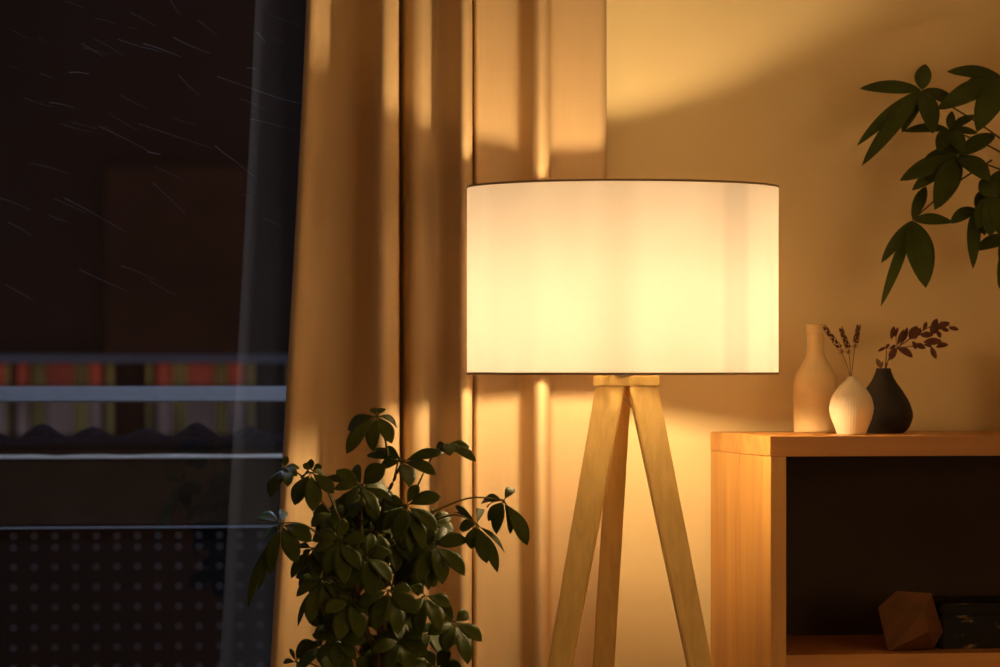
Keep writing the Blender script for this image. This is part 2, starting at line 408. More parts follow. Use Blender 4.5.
# spider ring under the shade carrying it on the socket
bm = bmesh.new()
zs = ZB_S + .006
ring(bm, lx, ly, zs, .021, .0018, 24, 6)
for k in range(3):
    a = PSI * -1 + math.pi / 2 + k * 2 * math.pi / 3
    tube(bm, [(lx + .021 * math.cos(a), ly + .021 * math.sin(a), zs), (lx + (RS - .002) * math.cos(a), ly + (RS - .002) * math.sin(a), zs)], .0016, n=6)
obj('shade_carrier', bm, M['wire'], shade, True)
PC = .0058
zp1 = CZ - (376.0 - HY) * D0 / F; zp0 = CZ - (385.8 - HY) * D0 / F
bm = bmesh.new()
hexa = [(-.0478, -.029), (.0478, -.029), (.056, -.018), (.014, .056), (-.014, .056), (-.056, -.018)]
hexa[2] = (.0482, -.022); hexa[5] = (-.0482, -.022)
loft(bm, [[LP(PC + a, b_ + .020, zp0) for a, b_ in hexa], [LP(PC + a, b_ + .020, zp1) for a, b_ in hexa]])
bmesh.ops.bevel(bm, geom=bm.edges[:], offset=.0012, segments=2, affect='EDGES')
obj('tripod_head', bm, M['lampwood'], lamp)
def leg(top, slope, w0, w1, th, rot):
    """top = (lat, fwd); slope per metre of drop; widths at top and floor"""
    bm = bmesh.new()
    rings = []
    for zz, wd in ((zp0 - .0005, w0), (.0, w1)):
        dr = zp0 - zz
        c = (top[0] + slope[0] * dr, top[1] + slope[1] * dr)
        ux, uy = math.cos(rot), math.sin(rot)
        q = []
        for a, b_ in ((-wd / 2, -th / 2), (wd / 2, -th / 2), (wd / 2, th / 2), (-wd / 2, th / 2)):
            q.append(LP(c[0] + a * ux - b_ * uy, c[1] + a * uy + b_ * ux, zz))
        rings.append(q)
    loft(bm, rings)
    bmesh.ops.bevel(bm, geom=bm.edges[:], offset=.0018, segments=2, affect='EDGES')
    return obj('leg', bm, M['lampwood'], lamp)
leg((-.0167, .004), (-.187, -.190), .0425, .0185, .020, math.radians(-9))
leg((.0288, .004), (.197, -.190), .0420, .0215, .020, math.radians(9))
leg((-.001, .044), (-.056, .185), .030, .036, .020, math.radians(0))
bm = bmesh.new(); lathe(bm, lx, ly, [(.014, zp1), (.014, zp1 + .012), (.0145, zp1 + .014), (.0145, zp1 + .054), (.0135, zp1 + .058)], 32)
obj('socket', bm, M['socket'], lamp, True)
ZBULB = CZ + .078
bm = bmesh.new()
lathe(bm, lx, ly, [(.0125, ZBULB - .035), (.0135, ZBULB - .028), (.0205, ZBULB - .014), (.0245, ZBULB), (.0225, ZBULB + .011), (.0150, ZBULB + .0195), (.0050, ZBULB + .0235)], 20)
obj('light_bulb', bm, M['bulb'], lamp, True)
bm = bmesh.new()
tube(bm, [LP(.002, .028, zp0 + .001), LP(.001, .027, zp0 - .010), LP(.006, .018, zp0 - .020), LP(.014, .016, zp0 - .030), LP(.030, .018, zp0 - .055), LP(.0312 + .191 * .25, .022 - .19 * .25, zp0 - .25), LP(.0312 + .191 * .55, .022 - .19 * .55, zp0 - .55), LP(.0312 + .191 * .9, .022 - .19 * .9, zp0 - .9), LP(.20, .05, .008), LP(.16, .2, .006)], .0023, n=8)
obj('power_cord', bm, M['cable'], lamp, True)

# ------------------------------------------------------------------ sideboard
SX0 = XY(710.3, YW - .008); SYB = YW - .008
SYF = SX0 / (XY(770.2, 10.0) / 10.0)
SX1 = SX0 + 1.15
def zat(py, px, Y): return PY(px, py, Y).z
ZTOP = zat(436.4, 770, SYF); ZSL = zat(456.6, 770, SYF); TH = XY(786.5, SYF) - SX0
ZSH = zat(654.5, 850, SYF + .012)
cab = thing('sideboard', ((SX0 + SX1) / 2, (SYF + SYB) / 2, 0), 'tall open oak sideboard carrying three vases beside the floor lamp', 'sideboard')
obj('top_board', bbox(SX0, SX1, SYF, SYB, ZSL, ZTOP, .0012), M['oak_h'], cab)
wside = (SYB - SYF) / 2
bm = bmesh.new()
for k in range(2):
    box(bm, SX0 + .0006, SX0 + TH, SYF + .001 + k * wside + (.0006 if k else 0), SYF + (k + 1) * wside - (.0006 if k < 1 else 0), 0, ZSL)
bmesh.ops.bevel(bm, geom=bm.edges[:], offset=.0009, segments=1, affect='EDGES')
obj('side_panel', bm, M['oak'], cab)
obj('side_panel', bbox(SX1 - TH, SX1, SYF + .001, SYB, 0, ZSL, .001), M['oak'], cab)
obj('shelf', bbox(SX0 + TH, SX1 - TH, SYF + .010, SYB - .008, ZSH - .024, ZSH, .001), M['oak_h'], cab)
obj('shelf', bbox(SX0 + TH, SX1 - TH, SYF + .010, SYB - .008, .36, .384, .001), M['oak_h'], cab)
obj('bottom_board', bbox(SX0 + TH, SX1 - TH, SYF + .004, SYB - .008, .05, .078, .001), M['oak_h'], cab)
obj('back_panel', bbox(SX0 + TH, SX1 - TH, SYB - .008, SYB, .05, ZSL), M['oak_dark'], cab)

# ------------------------------------------------------------------ vases on the sideboard
def on_top(px, py_base):
    """point on the sideboard top seen at a pixel"""
    d = (CZ - ZTOP) * F / (py_base - HY)
    return P(px, py_base, d), d
def vase(name, cx_px, base_py, prof_px, mat, label, cat, mod=None, n=72, back=0.0):
    q, d = on_top(cx_px, base_py)
    rb = prof_px[0][0] * d / F
    dd = d + rb * .8 + back; c = P(cx_px, base_py, dd); k = dd / F
    e = thing(name, (c.x, c.y, ZTOP), label, cat)
    pts = catmull([(a * k, ZTOP + (base_py - y) * k, 0) for a, y in prof_px], 5)
    pr = [(max(.0005, p.x), max(ZTOP + .0002, p.y)) for p in pts]
    bm = bmesh.new(); 
    # hollow mouth: go down inside
    rt = pr[-1][0]; zt = pr[-1][1]
    pr2 = pr + [(rt * .93, zt + .0006), (rt * .80, zt - .0002), (rt * .74, zt - .012), (rt * .3, zt - .03)]
    lathe(bm, c.x, c.y, pr2, n, mod)
    obj('vase_body', bm, mat, e, True)
    return e, c, dd
bot, cb, db = vase('bottle_vase', 815.6, 432.6, [(19.5, 432.6), (21.2, 431.6), (21.9, 428), (22, 418), (22, 400), (22, 388), (21.2, 381), (18.5, 373), (13.5, 364), (9.8, 357), (8.7, 350), (8.5, 342), (8.6, 335), (8.8, 333.6), (9.6, 333), (9.7, 329), (9.6, 325.6), (9.0, 324.6)], M['bottle'],
                   'tall sand coloured clay bottle vase with an empty narrow neck', 'vase')
rib = lambda a, z: 1 + .007 * math.cos(a * 46 + 2.2 * math.sin((z - ZTOP) * 60 + a * 2)) * max(0, min(1, (z - ZTOP) / .01)) * max(0, min(1, (ZTOP + .078 - z) / .02))
wv, cw, dw = vase('bud_vase', 851.5, 434.7, [(13, 434.7), (14.2, 434), (16.5, 428), (20, 419), (22.1, 410), (21.7, 404.5), (19.6, 397), (15.3, 390), (10.4, 384.5), (6.5, 380.6), (4.7, 378.4), (4.3, 377)], M['white'],
                  'small cream ribbed bud vase holding dried lavender', 'vase', rib, 240)
bv, cbk, dbk = vase('bud_vase', 883.5, 433.6, [(18, 433.9), (20.5, 433), (25.5, 428), (29, 419), (29, 412), (25.5, 402), (19, 391), (12.5, 382), (9.2, 375.5), (7.6, 371), (7.4, 369)], M['black'],
                    'black onion shaped bud vase holding a dried red twig', 'vase', None, 72, .012)
# lavender sprigs
K1 = 1 / 5.13
def v1(x, y, d): return P(780 + x * K1, 310 + y * K1, d)
lavs = [('dried lavender sprig bending towards the clay bottle vase', (358, 345), (335, 260), (310, 200), (232, 92), -.012),
        ('upright dried lavender sprig in the middle of the cream vase', (362, 345), (358, 270), (352, 200), (314, 102), .0),
        ('dried lavender sprig leaning towards the black vase', (368, 345), (376, 250), (387, 172), (402, 86), .010)]
for i, (lab, a, b_, c, t, off) in enumerate(lavs):
    e = thing('lavender_sprig', v1(*a, dw), lab, 'dried flower', 'dried lavender in the cream vase')
    bm = bmesh.new()
    base = Vector((cw.x, cw.y, ZTOP + .045)) + RGT * (i - 1) * .002
    tube(bm, [base, v1(*a, dw), v1(*b_, dw + off * .5), v1(*c, dw + off)], .0007, .0006, 6)
    obj('stem', bm, M['lavstem'], e, True)
    bm = bmesh.new()
    p0, p1 = v1(*c, dw + off), v1(*t, dw + off)
    axis = (p1 - p0).normalized()
    for j in range(26):
        tt = j / 25; ce = p0.lerp(p1, tt)
        s1 = axis.cross(FWD).normalized(); s2 = axis.cross(s1)
        an = j * 2.4; rad = .0034 * (1 - .45 * tt)
        o1 = (s1 * math.cos(an) + s2 * math.sin(an)) * rad
        leaf(bm, ce + o1 * .2 - axis * .001, ce + o1 * 1.3 + axis * .0048, .0046, o1.normalized() + axis * .2, .15, .25, .55, 5)
    extra = [(385, 185)] if i == 2 else ([(318, 213)] if i == 0 else [(350, 215)])
    for (ex, ey) in extra:
        ce = v1(ex, ey, dw + off)
        for j in range(9):
            an = j * 2 * math.pi / 9; o1 = RGT * math.cos(an) + UP * math.sin(an) * .8 - FWD * .3 * (j % 3)
            leaf(bm, ce, ce + o1 * .0048, .0042, o1.cross(FWD), .2, .2, .5, 4)
    obj('flower_head', bm, M['lav'], e, True)
# dried twig
tw = thing('dried_twig', v1(543, 300, dbk), 'dried branch of dark red leaves arching out of the black vase', 'dried flower')
bm = bmesh.new()
bs = Vector((cbk.x, cbk.y, ZTOP + .06))
S1 = [bs, v1(545, 295, dbk), v1(562, 245, dbk - .005), v1(600, 195, dbk - .008), v1(650, 160, dbk), v1(720, 110, dbk + .008), v1(820, 72, dbk + .01), v1(890, 90, dbk + .01)]
tube(bm, S1, .0011, .0006, 6)
tube(bm, [bs, v1(540, 295, dbk), v1(545, 235, dbk), v1(545, 180, dbk)], .0010, .0006, 6)
tube(bm, [v1(590, 200, dbk - .008), v1(650, 190, dbk - .012), v1(720, 180, dbk - .012), v1(790, 172, dbk - .01), v1(850, 180, dbk - .01)], .0008, .0005, 6)
tube(bm, [v1(600, 195, dbk - .008), v1(595, 150, dbk - .004), v1(600, 120, dbk)], .0006, .0004, 6)
tube(bm, [v1(610, 190, dbk - .008), v1(632, 150, dbk - .01), v1(640, 110, dbk)], .0006, .0004, 6)
tube(bm, [bs, v1(520, 290, dbk), v1(505, 270, dbk)], .0008, .0005, 6)
obj('stem', bm, M['euc'], tw, True)
bm = bmesh.new()
tl = [(545, 188, 500, 212, 14), (545, 200, 560, 172, 14), (600, 195, 562, 256, 34), (600, 193, 682, 243, 36), (570, 150, 585, 82, 22), (588, 140, 606, 88, 16), (618, 175, 655, 88, 24), (603, 182, 636, 98, 18),
      (665, 150, 705, 82, 44), (690, 135, 722, 92, 30), (690, 178, 748, 196, 26), (680, 160, 700, 200, 22), (720, 128, 788, 128, 28), (735, 108, 752, 60, 18), (780, 100, 806, 44, 28), (800, 82, 872, 66, 26),
      (865, 92, 918, 102, 20), (800, 108, 826, 142, 22), (830, 100, 868, 106, 18), (735, 165, 832, 160, 32), (740, 178, 780, 188, 22), (800, 192, 864, 176, 26), (775, 188, 802, 252, 24), (770, 110, 800, 70, 28), (820, 80, 840, 60, 16),
      (560, 200, 595, 180, 16), (770, 120, 815, 100, 26), (790, 92, 860, 78, 30), (700, 110, 690, 150, 30)]
for i, (a, b_, c, d, wd) in enumerate(tl):
    z1 = dbk + random.uniform(-.012, .012); z2 = z1 + random.uniform(-.008, .008)
    leaf(bm, v1(a, b_, z1), v1(c, d, z2), wd * 1.2 * K1 * dbk / F, -FWD + UP * random.uniform(-.2, .6) + RGT * random.uniform(-.4, .4), .10, .22, .5, 7)
obj('leaf_spray', bm, M['euc'], tw, True)
bm = bmesh.new()
leaf(bm, v1(520, 300, dbk), v1(493, 248, dbk), 26 * K1 * dbk / F, -FWD, .1, .2, .5, 6)
leaf(bm, v1(515, 300, dbk + .004), v1(528, 262, dbk), 16 * K1 * dbk / F, -FWD, .1, .2, .5, 6)
obj('pale_leaf', bm, M['palegreen'], tw, True)

# ------------------------------------------------------------------ inside the sideboard
K2 = 1 / 4.545
dpz = (CZ - ZSH) * F / (651.3 - HY)
def v2(x, y, dd=0): return P(780 + x * K2, 560 + y * K2, dpz + dd)
pts = [v2(530, 140, .02), v2(688, 150, .0), v2(740, 325, .03), v2(700, 398, .02), v2(490, 414, 0.0), v2(445, 215, .03), v2(664, 222, -.022), v2(676, 325, -.026),
       v2(690, 170, .07), v2(560, 160, .075), v2(520, 380, .07), v2(690, 380, .075), v2(460, 270, .055)]
bm = bmesh.new(); vv = [bm.verts.new(p) for p in pts]
bmesh.ops.convex_hull(bm, input=vv)
zmin = min(v_.co.z for v_ in bm.verts); 
for v_ in bm.verts: v_.co.z += ZSH - zmin
cen = sum((v_.co for v_ in bm.verts), Vector()) / len(bm.verts)
po = obj('faceted_ornament', bm, M['poly'], None, origin=(cen.x, cen.y, ZSH))
setp(po, 'faceted wooden polyhedron ornament lying on the dark sideboard shelf', 'ornament')
db2 = dpz + .04
q0 = P(941, 650, db2); zb1 = P(941, 602.5, db2).z - P(941, 648, db2).z
bx = thing('keepsake_box', (q0.x + .13, q0.y + .09, ZSH), 'black box with gold flecks lying beside the wooden polyhedron', 'box')
obj('box_body', bbox(q0.x, q0.x + .26, q0.y, q0.y + .18, ZSH, ZSH + zb1 * .74, .003), M['marble'], bx)
obj('lid', bbox(q0.x - .0015, q0.x + .2615, q0.y - .0015, q0.y + .1815, ZSH + zb1 * .75, ZSH + zb1, .003), M['marble'], bx)

# ------------------------------------------------------------------ umbrella plant in front of the curtain
DA = D0 - .36
def pa(x, y, dd=0.0): return P(x, y, DA + dd)
KA = DA / F
trunk_base = pa(388, 700); TB = Vector((trunk_base.x, trunk_base.y, 0))
plA = thing('umbrella_plant', TB, 'bushy green umbrella plant growing in front of the curtain', 'plant')
bm = bmesh.new()
potH = .30
lathe(bm, TB.x, TB.y, [(.105, 0), (.112, .004), (.145, potH - .03), (.150, potH - .028), (.152, potH), (.142, potH), (.138, potH - .03), (.02, potH - .031)], 48)
obj('pot', bm, M['pot'], plA, True)
bm = bmesh.new(); lathe(bm, TB.x, TB.y, [(.139, potH - .03), (.135, potH - .018), (.06, potH - .012), (.005, potH - .01)], 32)
obj('soil', bm, M['soil'], plA, True)
bm = bmesh.new()
tube(bm, [TB + Vector((0, 0, potH - .03)), TB + Vector((.01, 0, .5)), pa(384, 660), pa(379, 600, .01), pa(374, 545, .01), pa(383, 505, .01), pa(394, 480, .01), pa(400, 466, .005)], .0085, .0012, 10)
tube(bm, [TB + Vector((.015, .01, potH - .03)), pa(392, 690, .02), pa(398, 620, .03), pa(408, 560, .03), pa(413, 510, .02)], .007, .003, 10)
tube(bm, [TB + Vector((-.015, -.01, potH - .03)), pa(378, 690, -.03), pa(366, 630, -.04), pa(352, 570, -.04), pa(343, 520, -.03)], .006, .003, 10)
obj('trunk', bm, M['trunk'], plA, True)
# (centre x, y, depth, petiole root x, y, depth, [ (tip dx/abs x, y, width px, tip depth) ])
CL = [
 (377, 415, .00, 390, 465, .01, [(347, 429, 15, .03), (346, 453, 15, -.02), (373, 451, 15, -.03), (392, 443, 14, -.02), (398, 427, 12, .03), (384, 408, 8, .02), (372, 408, 7, .02)]),
 (446, 444, .02, 412, 498, .02, [(436, 447, 8, .03), (450, 455, 13, -.03), (458, 452, 10, -.02), (476, 461, 12, -.01), (470, 447, 9, .03), (443, 452, 8, -.02)]),
 (504, 500, -.02, 424, 516, .02, [(513, 487, 9, .01), (481, 502, 12, .02), (488, 521, 12, -.02), (496, 534, 15, -.03), (511, 534, 10, -.01), (528, 545, 15, -.02), (487, 507, 9, .03)]),
 (477, 524, -.04, 428, 523, .02, [(459, 528, 13, -.03), (471, 549, 15, -.05), (487, 563, 16, -.06), (498, 572, 12, -.05), (505, 552, 8, -.02), (455, 505, 6, .02), (454, 512, 7, .03), (480, 508, 8, .03)]),
 (284, 467, .02, 330, 512, .0, [(270, 497, 15, .0), (277, 485, 11, .02), (288, 486, 12, -.02), (300, 468, 8, .03), (297, 476, 9, .0), (287, 456, 7, .02)]),
 (311, 472, -.02, 340, 520, -.01, [(294, 505, 16, -.03), (313, 511, 17, -.05), (334, 493, 15, -.03), (303, 478, 9, .02), (326, 474, 9, .02)]),
 (312, 470, .03, 335, 505, .0, [(311, 459, 8, .03), (322, 466, 8, .03), (303, 464, 8, .03)]),
 (281, 523, -.02, 335, 548, -.01, [(258, 516, 13, .02), (312, 541, 18, -.03), (297, 563, 17, -.05), (247, 607, 10, -.02), (258, 590, 11, .0), (270, 575, 14, -.04), (284, 510, 9, .03), (262, 545, 10, .02)]),
 (402, 461, .00, 394, 480, .01, [(366, 455, 8, .03), (380, 467, 14, .0), (444, 452, 12, .02), (436, 474, 13, -.03), (409, 486, 17, -.05), (385, 446, 8, .04), (428, 470, 9, .0), (373, 448, 7, .04)]),
 (361, 486, -.01, 362, 540, .0, [(385, 465, 19, -.02), (391, 494, 22, .03), (336, 470, 14, .0), (334, 489, 12, -.02), (376, 512, 13, -.05), (346, 505, 13, -.04), (356, 464, 10, .03), (397, 503, 9, -.02), (325, 477, 9, .03)]),
 (406, 505, -.03, 400, 545, .02, [(418, 484, 11, -.01), (441, 496, 15, -.02), (437, 530, 17, -.05), (424, 549, 15, -.06), (398, 540, 20, -.06), (383, 530, 15, -.04), (385, 500, 12, -.01), (411, 553, 13, -.05), (378, 513, 10, .02)]),
 (432, 544, -.03, 410, 580, .02, [(468, 541, 19, -.04), (465, 575, 17, -.06), (443, 584, 17, -.07), (418, 583, 18, -.06), (408, 561, 14, -.03), (447, 528, 10, .01), (428, 590, 13, -.05), (400, 548, 12, .0)]),
 (312, 548, .0, 345, 575, .0, [(291, 578, 12, -.02), (302, 560, 9, .02), (325, 568, 14, -.03), (334, 552, 13, -.01), (316, 580, 15, -.04), (297, 545, 8, .02)]),
 (322, 578, -.03, 352, 600, -.01, [(296, 596, 12, -.03), (297, 626, 8, -.02), (309, 623, 16, -.06), (328, 620, 17, -.06), (343, 605, 14, -.05), (336, 583, 12, -.01)]),
 (338, 541, -.05, 352, 575, -.02, [(313, 552, 13, -.05), (360, 570, 17, -.08), (345, 584, 17, -.09), (326, 574, 16, -.08), (367, 539, 15, -.06), (345, 520, 12, -.03), (321, 530, 11, -.03)]),
 (366, 556, -.06, 372, 600, -.02, [(350, 588, 18, -.09), (372, 596, 20, -.10), (391, 582, 18, -.09), (391, 553, 15, -.07), (348, 551, 14, -.06), (372, 533, 12, -.03)]),
 (335, 640, -.04, 360, 655, -.02, [(312, 634, 13, -.03), (330, 616, 14, -.03), (366, 640, 17, -.05), (350, 622, 14, -.03), (318, 662, 15, -.06), (337, 668, 15, -.07), (356, 660, 14, -.06)]),
 (455, 622, -.03, 414, 600, .02, [(438, 603, 15, -.01), (468, 612, 12, -.01), (482, 641, 15, -.05), (468, 664, 17, -.07), (446, 652, 18, -.08), (428, 634, 16, -.06), (432, 618, 12, -.03), (466, 627, 8, .0)]),
 (296, 662, .0, 340, 690, -.02, [(309, 643, 5, .0), (299, 646, 4, .01), (290, 648, 4, .02), (283, 662, 6, .02), (312, 664, 7, -.02), (305, 672, 9, -.03)]),
 (388, 590, -.05, 385, 640, .0, [(360, 606, 18, -.08), (375, 630, 20, -.10), (398, 634, 19, -.10), (417, 613, 19, -.08), (412, 590, 15, -.05), (370, 583, 13, -.03)]),
 (350, 600, -.06, 368, 640, -.03, [(325, 612, 16, -.08), (338, 640, 18, -.10), (360, 638, 18, -.10), (376, 615, 16, -.08), (341, 590, 13, -.05)]),
 (425, 595, -.05, 412, 630, .02, [(405, 620, 17, -.08), (420, 636, 18, -.1), (440, 630, 17, -.09), (450, 606, 15, -.06), (412, 585, 12, -.03)]),
 (400, 640, -.04, 390, 680, .0, [(372, 652, 17, -.06), (388, 672, 17, -.08), (410, 672, 17, -.08), (428, 655, 17, -.06), (424, 636, 14, -.04), (380, 634, 13, -.02)]),
 (436, 668, -.02, 400, 690, .0, [(412, 664, 15, -.03), (424, 650, 13, -.01), (450, 650, 14, -.02), (462, 668, 16, -.04), (420, 690, 16, -.06), (448, 690, 16, -.06)]),
 (356, 672, -.02, 380, 700, .0, [(330, 682, 15, -.03), (340, 660, 13, -.01), (368, 656, 14, -.02), (384, 676, 16, -.04), (360, 700, 16, -.06)]),
 (418, 560, .03, 405, 600, .03, [(400, 580, 15, .02), (418, 596, 16, .01), (436, 586, 15, .01), (440, 560, 14, .03), (404, 545, 13, .04)]),
 (344, 560, .03, 360, 600, .0, [(324, 580, 15, .02), (340, 596, 16, .01), (360, 588, 15, .01), (330, 548, 13, .04)]),
 (372, 530, .02, 376, 560, .01, [(352, 546, 15, .0), (366, 562, 16, .0), (386, 556, 15, .0), (394, 532, 13, .02), (358, 520, 12, .04)]),
]
rnd = random.Random(21)
for k in range(30):
    cx, cy = rnd.uniform(318, 432), rnd.uniform(520, 665)
    if k >= 22: cx, cy = rnd.uniform(335, 400), rnd.uniform(488, 525)
    if 366 < cx < 392 and 545 < cy < 580: continue
    cd = rnd.uniform(.03, .10); lv = []
    n_ = rnd.randint(6, 8); a0 = rnd.uniform(0, 6.28)
    for j in range(n_):
        a = a0 + j * 2 * math.pi / n_; L = rnd.uniform(26, 40)
        lv.append((cx + math.cos(a) * L * .8, cy + math.sin(a) * L * .55 + 9, rnd.uniform(13, 18), cd - .045 * math.sin(a) - .01))
    CL.append((cx, cy, cd, 385 + (cx - 385) * .3, min(690, cy + 45), .02, lv))
for ci, (cx, cy, cd, rx, ry, rd, lv) in enumerate(CL):
    c0 = pa(cx, cy, cd)
    bm = bmesh.new()
    root = pa(rx, ry, rd)
    mid = root.lerp(c0, .55) + UP * .012
    tube(bm, [root, mid, c0], .0016, .0011, 7)
    st = obj('petiole', bm, M['stemA'], plA, True)
    bm = bmesh.new()
    for (tx, ty, wd, td) in lv:
        tip = pa(tx, ty, td)
        ax = tip - c0
        # short stalk, then the blade
        b0 = c0 + ax * .12
        tube(bm, [c0, b0 + ax * .03], .0007, .0006, 5)
        droop = 1.0 if ty > cy else .4
        nr = UP * .75 - FWD * .9 + (RGT * (1 if tx > cx else -1)) * .30 + Vector((random.uniform(-.25, .25), random.uniform(-.25, .25), random.uniform(-.15, .15)))
        leaf(bm, b0, tip, wd * KA * 1.08, nr, .08 + .05 * random.random(), .12, .55, 9, random.uniform(-.5, .5))
    obj('leaf_whorl', bm, M['leafA'], plA, True)

# ------------------------------------------------------------------ chestnut plant on the right end of the sideboard
DB = dY(950, YL + .18)
KB = DB / F
def pb(x, y, dd=0.0): return P(x, y, DB + dd)
tb = pb(1075, 300); TBB = Vector((tb.x, min(tb.y, YW - .12), ZTOP))
plB = thing('money_tree', TBB, 'leafy money tree with long pointed leaves at the sideboard\'s far end', 'plant')
bm = bmesh.new()
lathe(bm, TBB.x, TBB.y, [(.055, ZTOP), (.058, ZTOP + .003), (.072, ZTOP + .11), (.074, ZTOP + .125), (.067, ZTOP + .125), (.064, ZTOP + .105), (.01, ZTOP + .104)], 48)
obj('pot', bm, M['pot'], plB, True)
bm = bmesh.new()
tube(bm, [TBB + Vector((0, 0, .10)), TBB + Vector((.004, 0, .2)), pb(1050, 220), pb(1040, 160), pb(1034, 110), pb(1030, 90)], .009, .004, 10)
obj('trunk', bm, M['trunk'], plB, True)
CB = [
 (922, 90, .0, 1036, 165, .0, [(860, 88, 13, .0), (925, 64, 15, .01), (857, 145, 12, -.03), (862, 165, 14, -.05), (881, 141, 17, -.03), (902, 132, 13, -.02), (933, 133, 19, -.05), (959, 106, 13, .03)],),
 (1003, 78, .0, 1032, 100, .0, [(947, 71, 13, .02), (937, 109, 19, -.03), (977, 131, 24, -.05), (968, 80, 8, .03), (1030, 110, 20, -.03), (1040, 70, 18, .03)]),
 (949, 129, .03, 1037, 175, .0, [(903, 131, 10, .02), (952, 111, 8, .03), (976, 115, 8, .04), (978, 133, 7, .05), (938, 152, 14, .0), (964, 152, 15, .0)]),
 (958, 156, .01, 1040, 190, .0, [(900, 180, 17, -.02), (912, 190, 14, .0), (996, 134, 15, .03), (990, 181, 20, -.04), (935, 209, 22, -.06), (925, 157, 13, .02), (940, 138, 17, .04)]),
 (912.5, 220, .0, 992, 160, .0, [(926, 186, 11, .03), (953, 222, 12, .0), (926, 287, 25, -.06), (881, 263, 10, .0), (881, 306, 10, -.03), (905, 250, 9, .02)]),
 (975, 208, .0, 1042, 210, .0, [(950, 223, 12, -.01), (973, 268, 12, -.05), (985, 235, 14, -.03), (992, 190, 14, .02)]),
 (996, 196, -.03, 1044, 205, .0, [(978, 228, 20, -.05), (990, 236, 20, -.07), (1004, 240, 20, -.07), (1020, 225, 20, -.05), (1026, 195, 18, -.03), (980, 180, 18, -.02), (1000, 170, 16, .0)]),
 (1012, 238, .0, 1046, 230, .0, [(975, 250, 15, -.02), (999, 288, 12, -.05), (1030, 282, 18, -.05), (1046, 250, 16, -.02), (1000, 262, 14, -.04)]),
 (1060, 60, .0, 1030, 95, .0, [(1020, 50, 16, .0), (1040, 100, 20, -.04), (1080, 105, 20, -.04), (1102, 70, 16, 0), (1060, 20, 15, .03)]),
 (1085, 150, -.02, 1040, 165, .0, [(1048, 160, 16, -.02), (1066, 200, 20, -.06), (1100, 200, 20, -.06), (1128, 160, 16, 0), (1085, 112, 15, .03)]),
]
for (cx, cy, cd, rx, ry, rd, lv) in CB:
    c0 = pb(cx, cy, cd); root = pb(rx, ry, rd)
    bm = bmesh.new()
    tube(bm, [root, root.lerp(c0, .5) + UP * .006, c0], .0016, .0011, 7)
    obj('petiole', bm, M['stemB'], plB, True)
    bm = bmesh.new()
    for (tx, ty, wd, td) in lv:
        tip = pb(tx, ty, td); ax = tip - c0
        nr = -FWD * 1.0 + UP * .55 + Vector((random.uniform(-.25, .25), random.uniform(-.2, .2), random.uniform(-.15, .15)))
        leaf(bm, c0 + ax * .02, tip, wd * KB * 1.15, nr, .06 + .04 * random.random(), .16, .47, 11, random.uniform(-.35, .35))
    obj('leaf_whorl', bm, M['leafB'], plB, True)

# ------------------------------------------------------------------ balcony outside
YR = YPANE + 1.35                                        # railing plane
setp(obj('balcony_slab', bbox(-4, 5, YO, YR + .15, -.25, -.03), M['slab']), kind='structure')
rx0, rx1 = XY(0, YR) - 2.2, XY(300, YR) + 1.6
rail = thing('balcony_railing', ((rx0 + rx1) / 2, YR, -.03), 'dark balcony railing with a perforated metal panel outside the window', 'railing')
kz = lambda py: PY(150, py, YR).z
bm = bmesh.new(); box(bm, rx0, rx1, YR - .025, YR + .025, kz(402.0), kz(386.5)); bmesh.ops.bevel(bm, geom=bm.edges[:], offset=.003, segments=2, affect='EDGES')
obj('handrail', bm, M['rail'], rail)
# perforated sheet: one cell of eight quads round each hole
bm = bmesh.new()
u = dY(150, YR) / F; cw_ = 20.5 * u; hr = 4.0 * u
nx = int((rx1 - rx0) / cw_)
zrows = [(527.5, 541.3, 535.6), (541.3, 556.3, 546.8)] + [(556.3 + 20.05 * k, 556.3 + 20.05 * (k + 1), 566.3 + 20.05 * k) for k in range(18)]
x_off = PY(13.5, 560, YR).x
i0 = int((rx0 - x_off) / cw_)
for (ya, yb, yc) in zrows:
    z1, z0, zc = kz(ya), kz(yb), kz(yc)
    if z0 < .02: break
    for i in range(i0, i0 + nx):
        xc = x_off + i * cw_; xa, xb = xc - cw_ / 2, xc + cw_ / 2
        h8 = [bm.verts.new((xc + hr * math.cos(a), YR, zc + hr * math.sin(a))) for a in [math.pi / 4 * k for k in range(8)]]
        o8 = [bm.verts.new(p) for p in ((xb, YR, zc), (xb, YR, z1), (xc, YR, z1), (xa, YR, z1), (xa, YR, zc), (xa, YR, z0), (xc, YR, z0), (xb, YR, z0))]
        for k in range(8):
            j = (k + 1) % 8
            bm.faces.new((o8[k], o8[j], h8[j], h8[k]))
bmesh.ops.remove_doubles(bm, verts=bm.verts[:], dist=1e-4)
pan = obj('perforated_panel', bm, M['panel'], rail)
sm = pan.modifiers.new('thickness', 'SOLIDIFY'); sm.thickness = .002; sm.offset = 0
bm = bmesh.new(); box(bm, rx0, rx1, YR - .006, YR + .006, kz(527.8), kz(526.8)); obj('panel_edge', bm, M['rail'], rail)
for xp in (rx0 + .02, rx1 - .02):
    obj('post', bbox(xp - .02, xp + .02, YR - .02, YR + .02, -.03, kz(402), .002), M['panel'], rail)
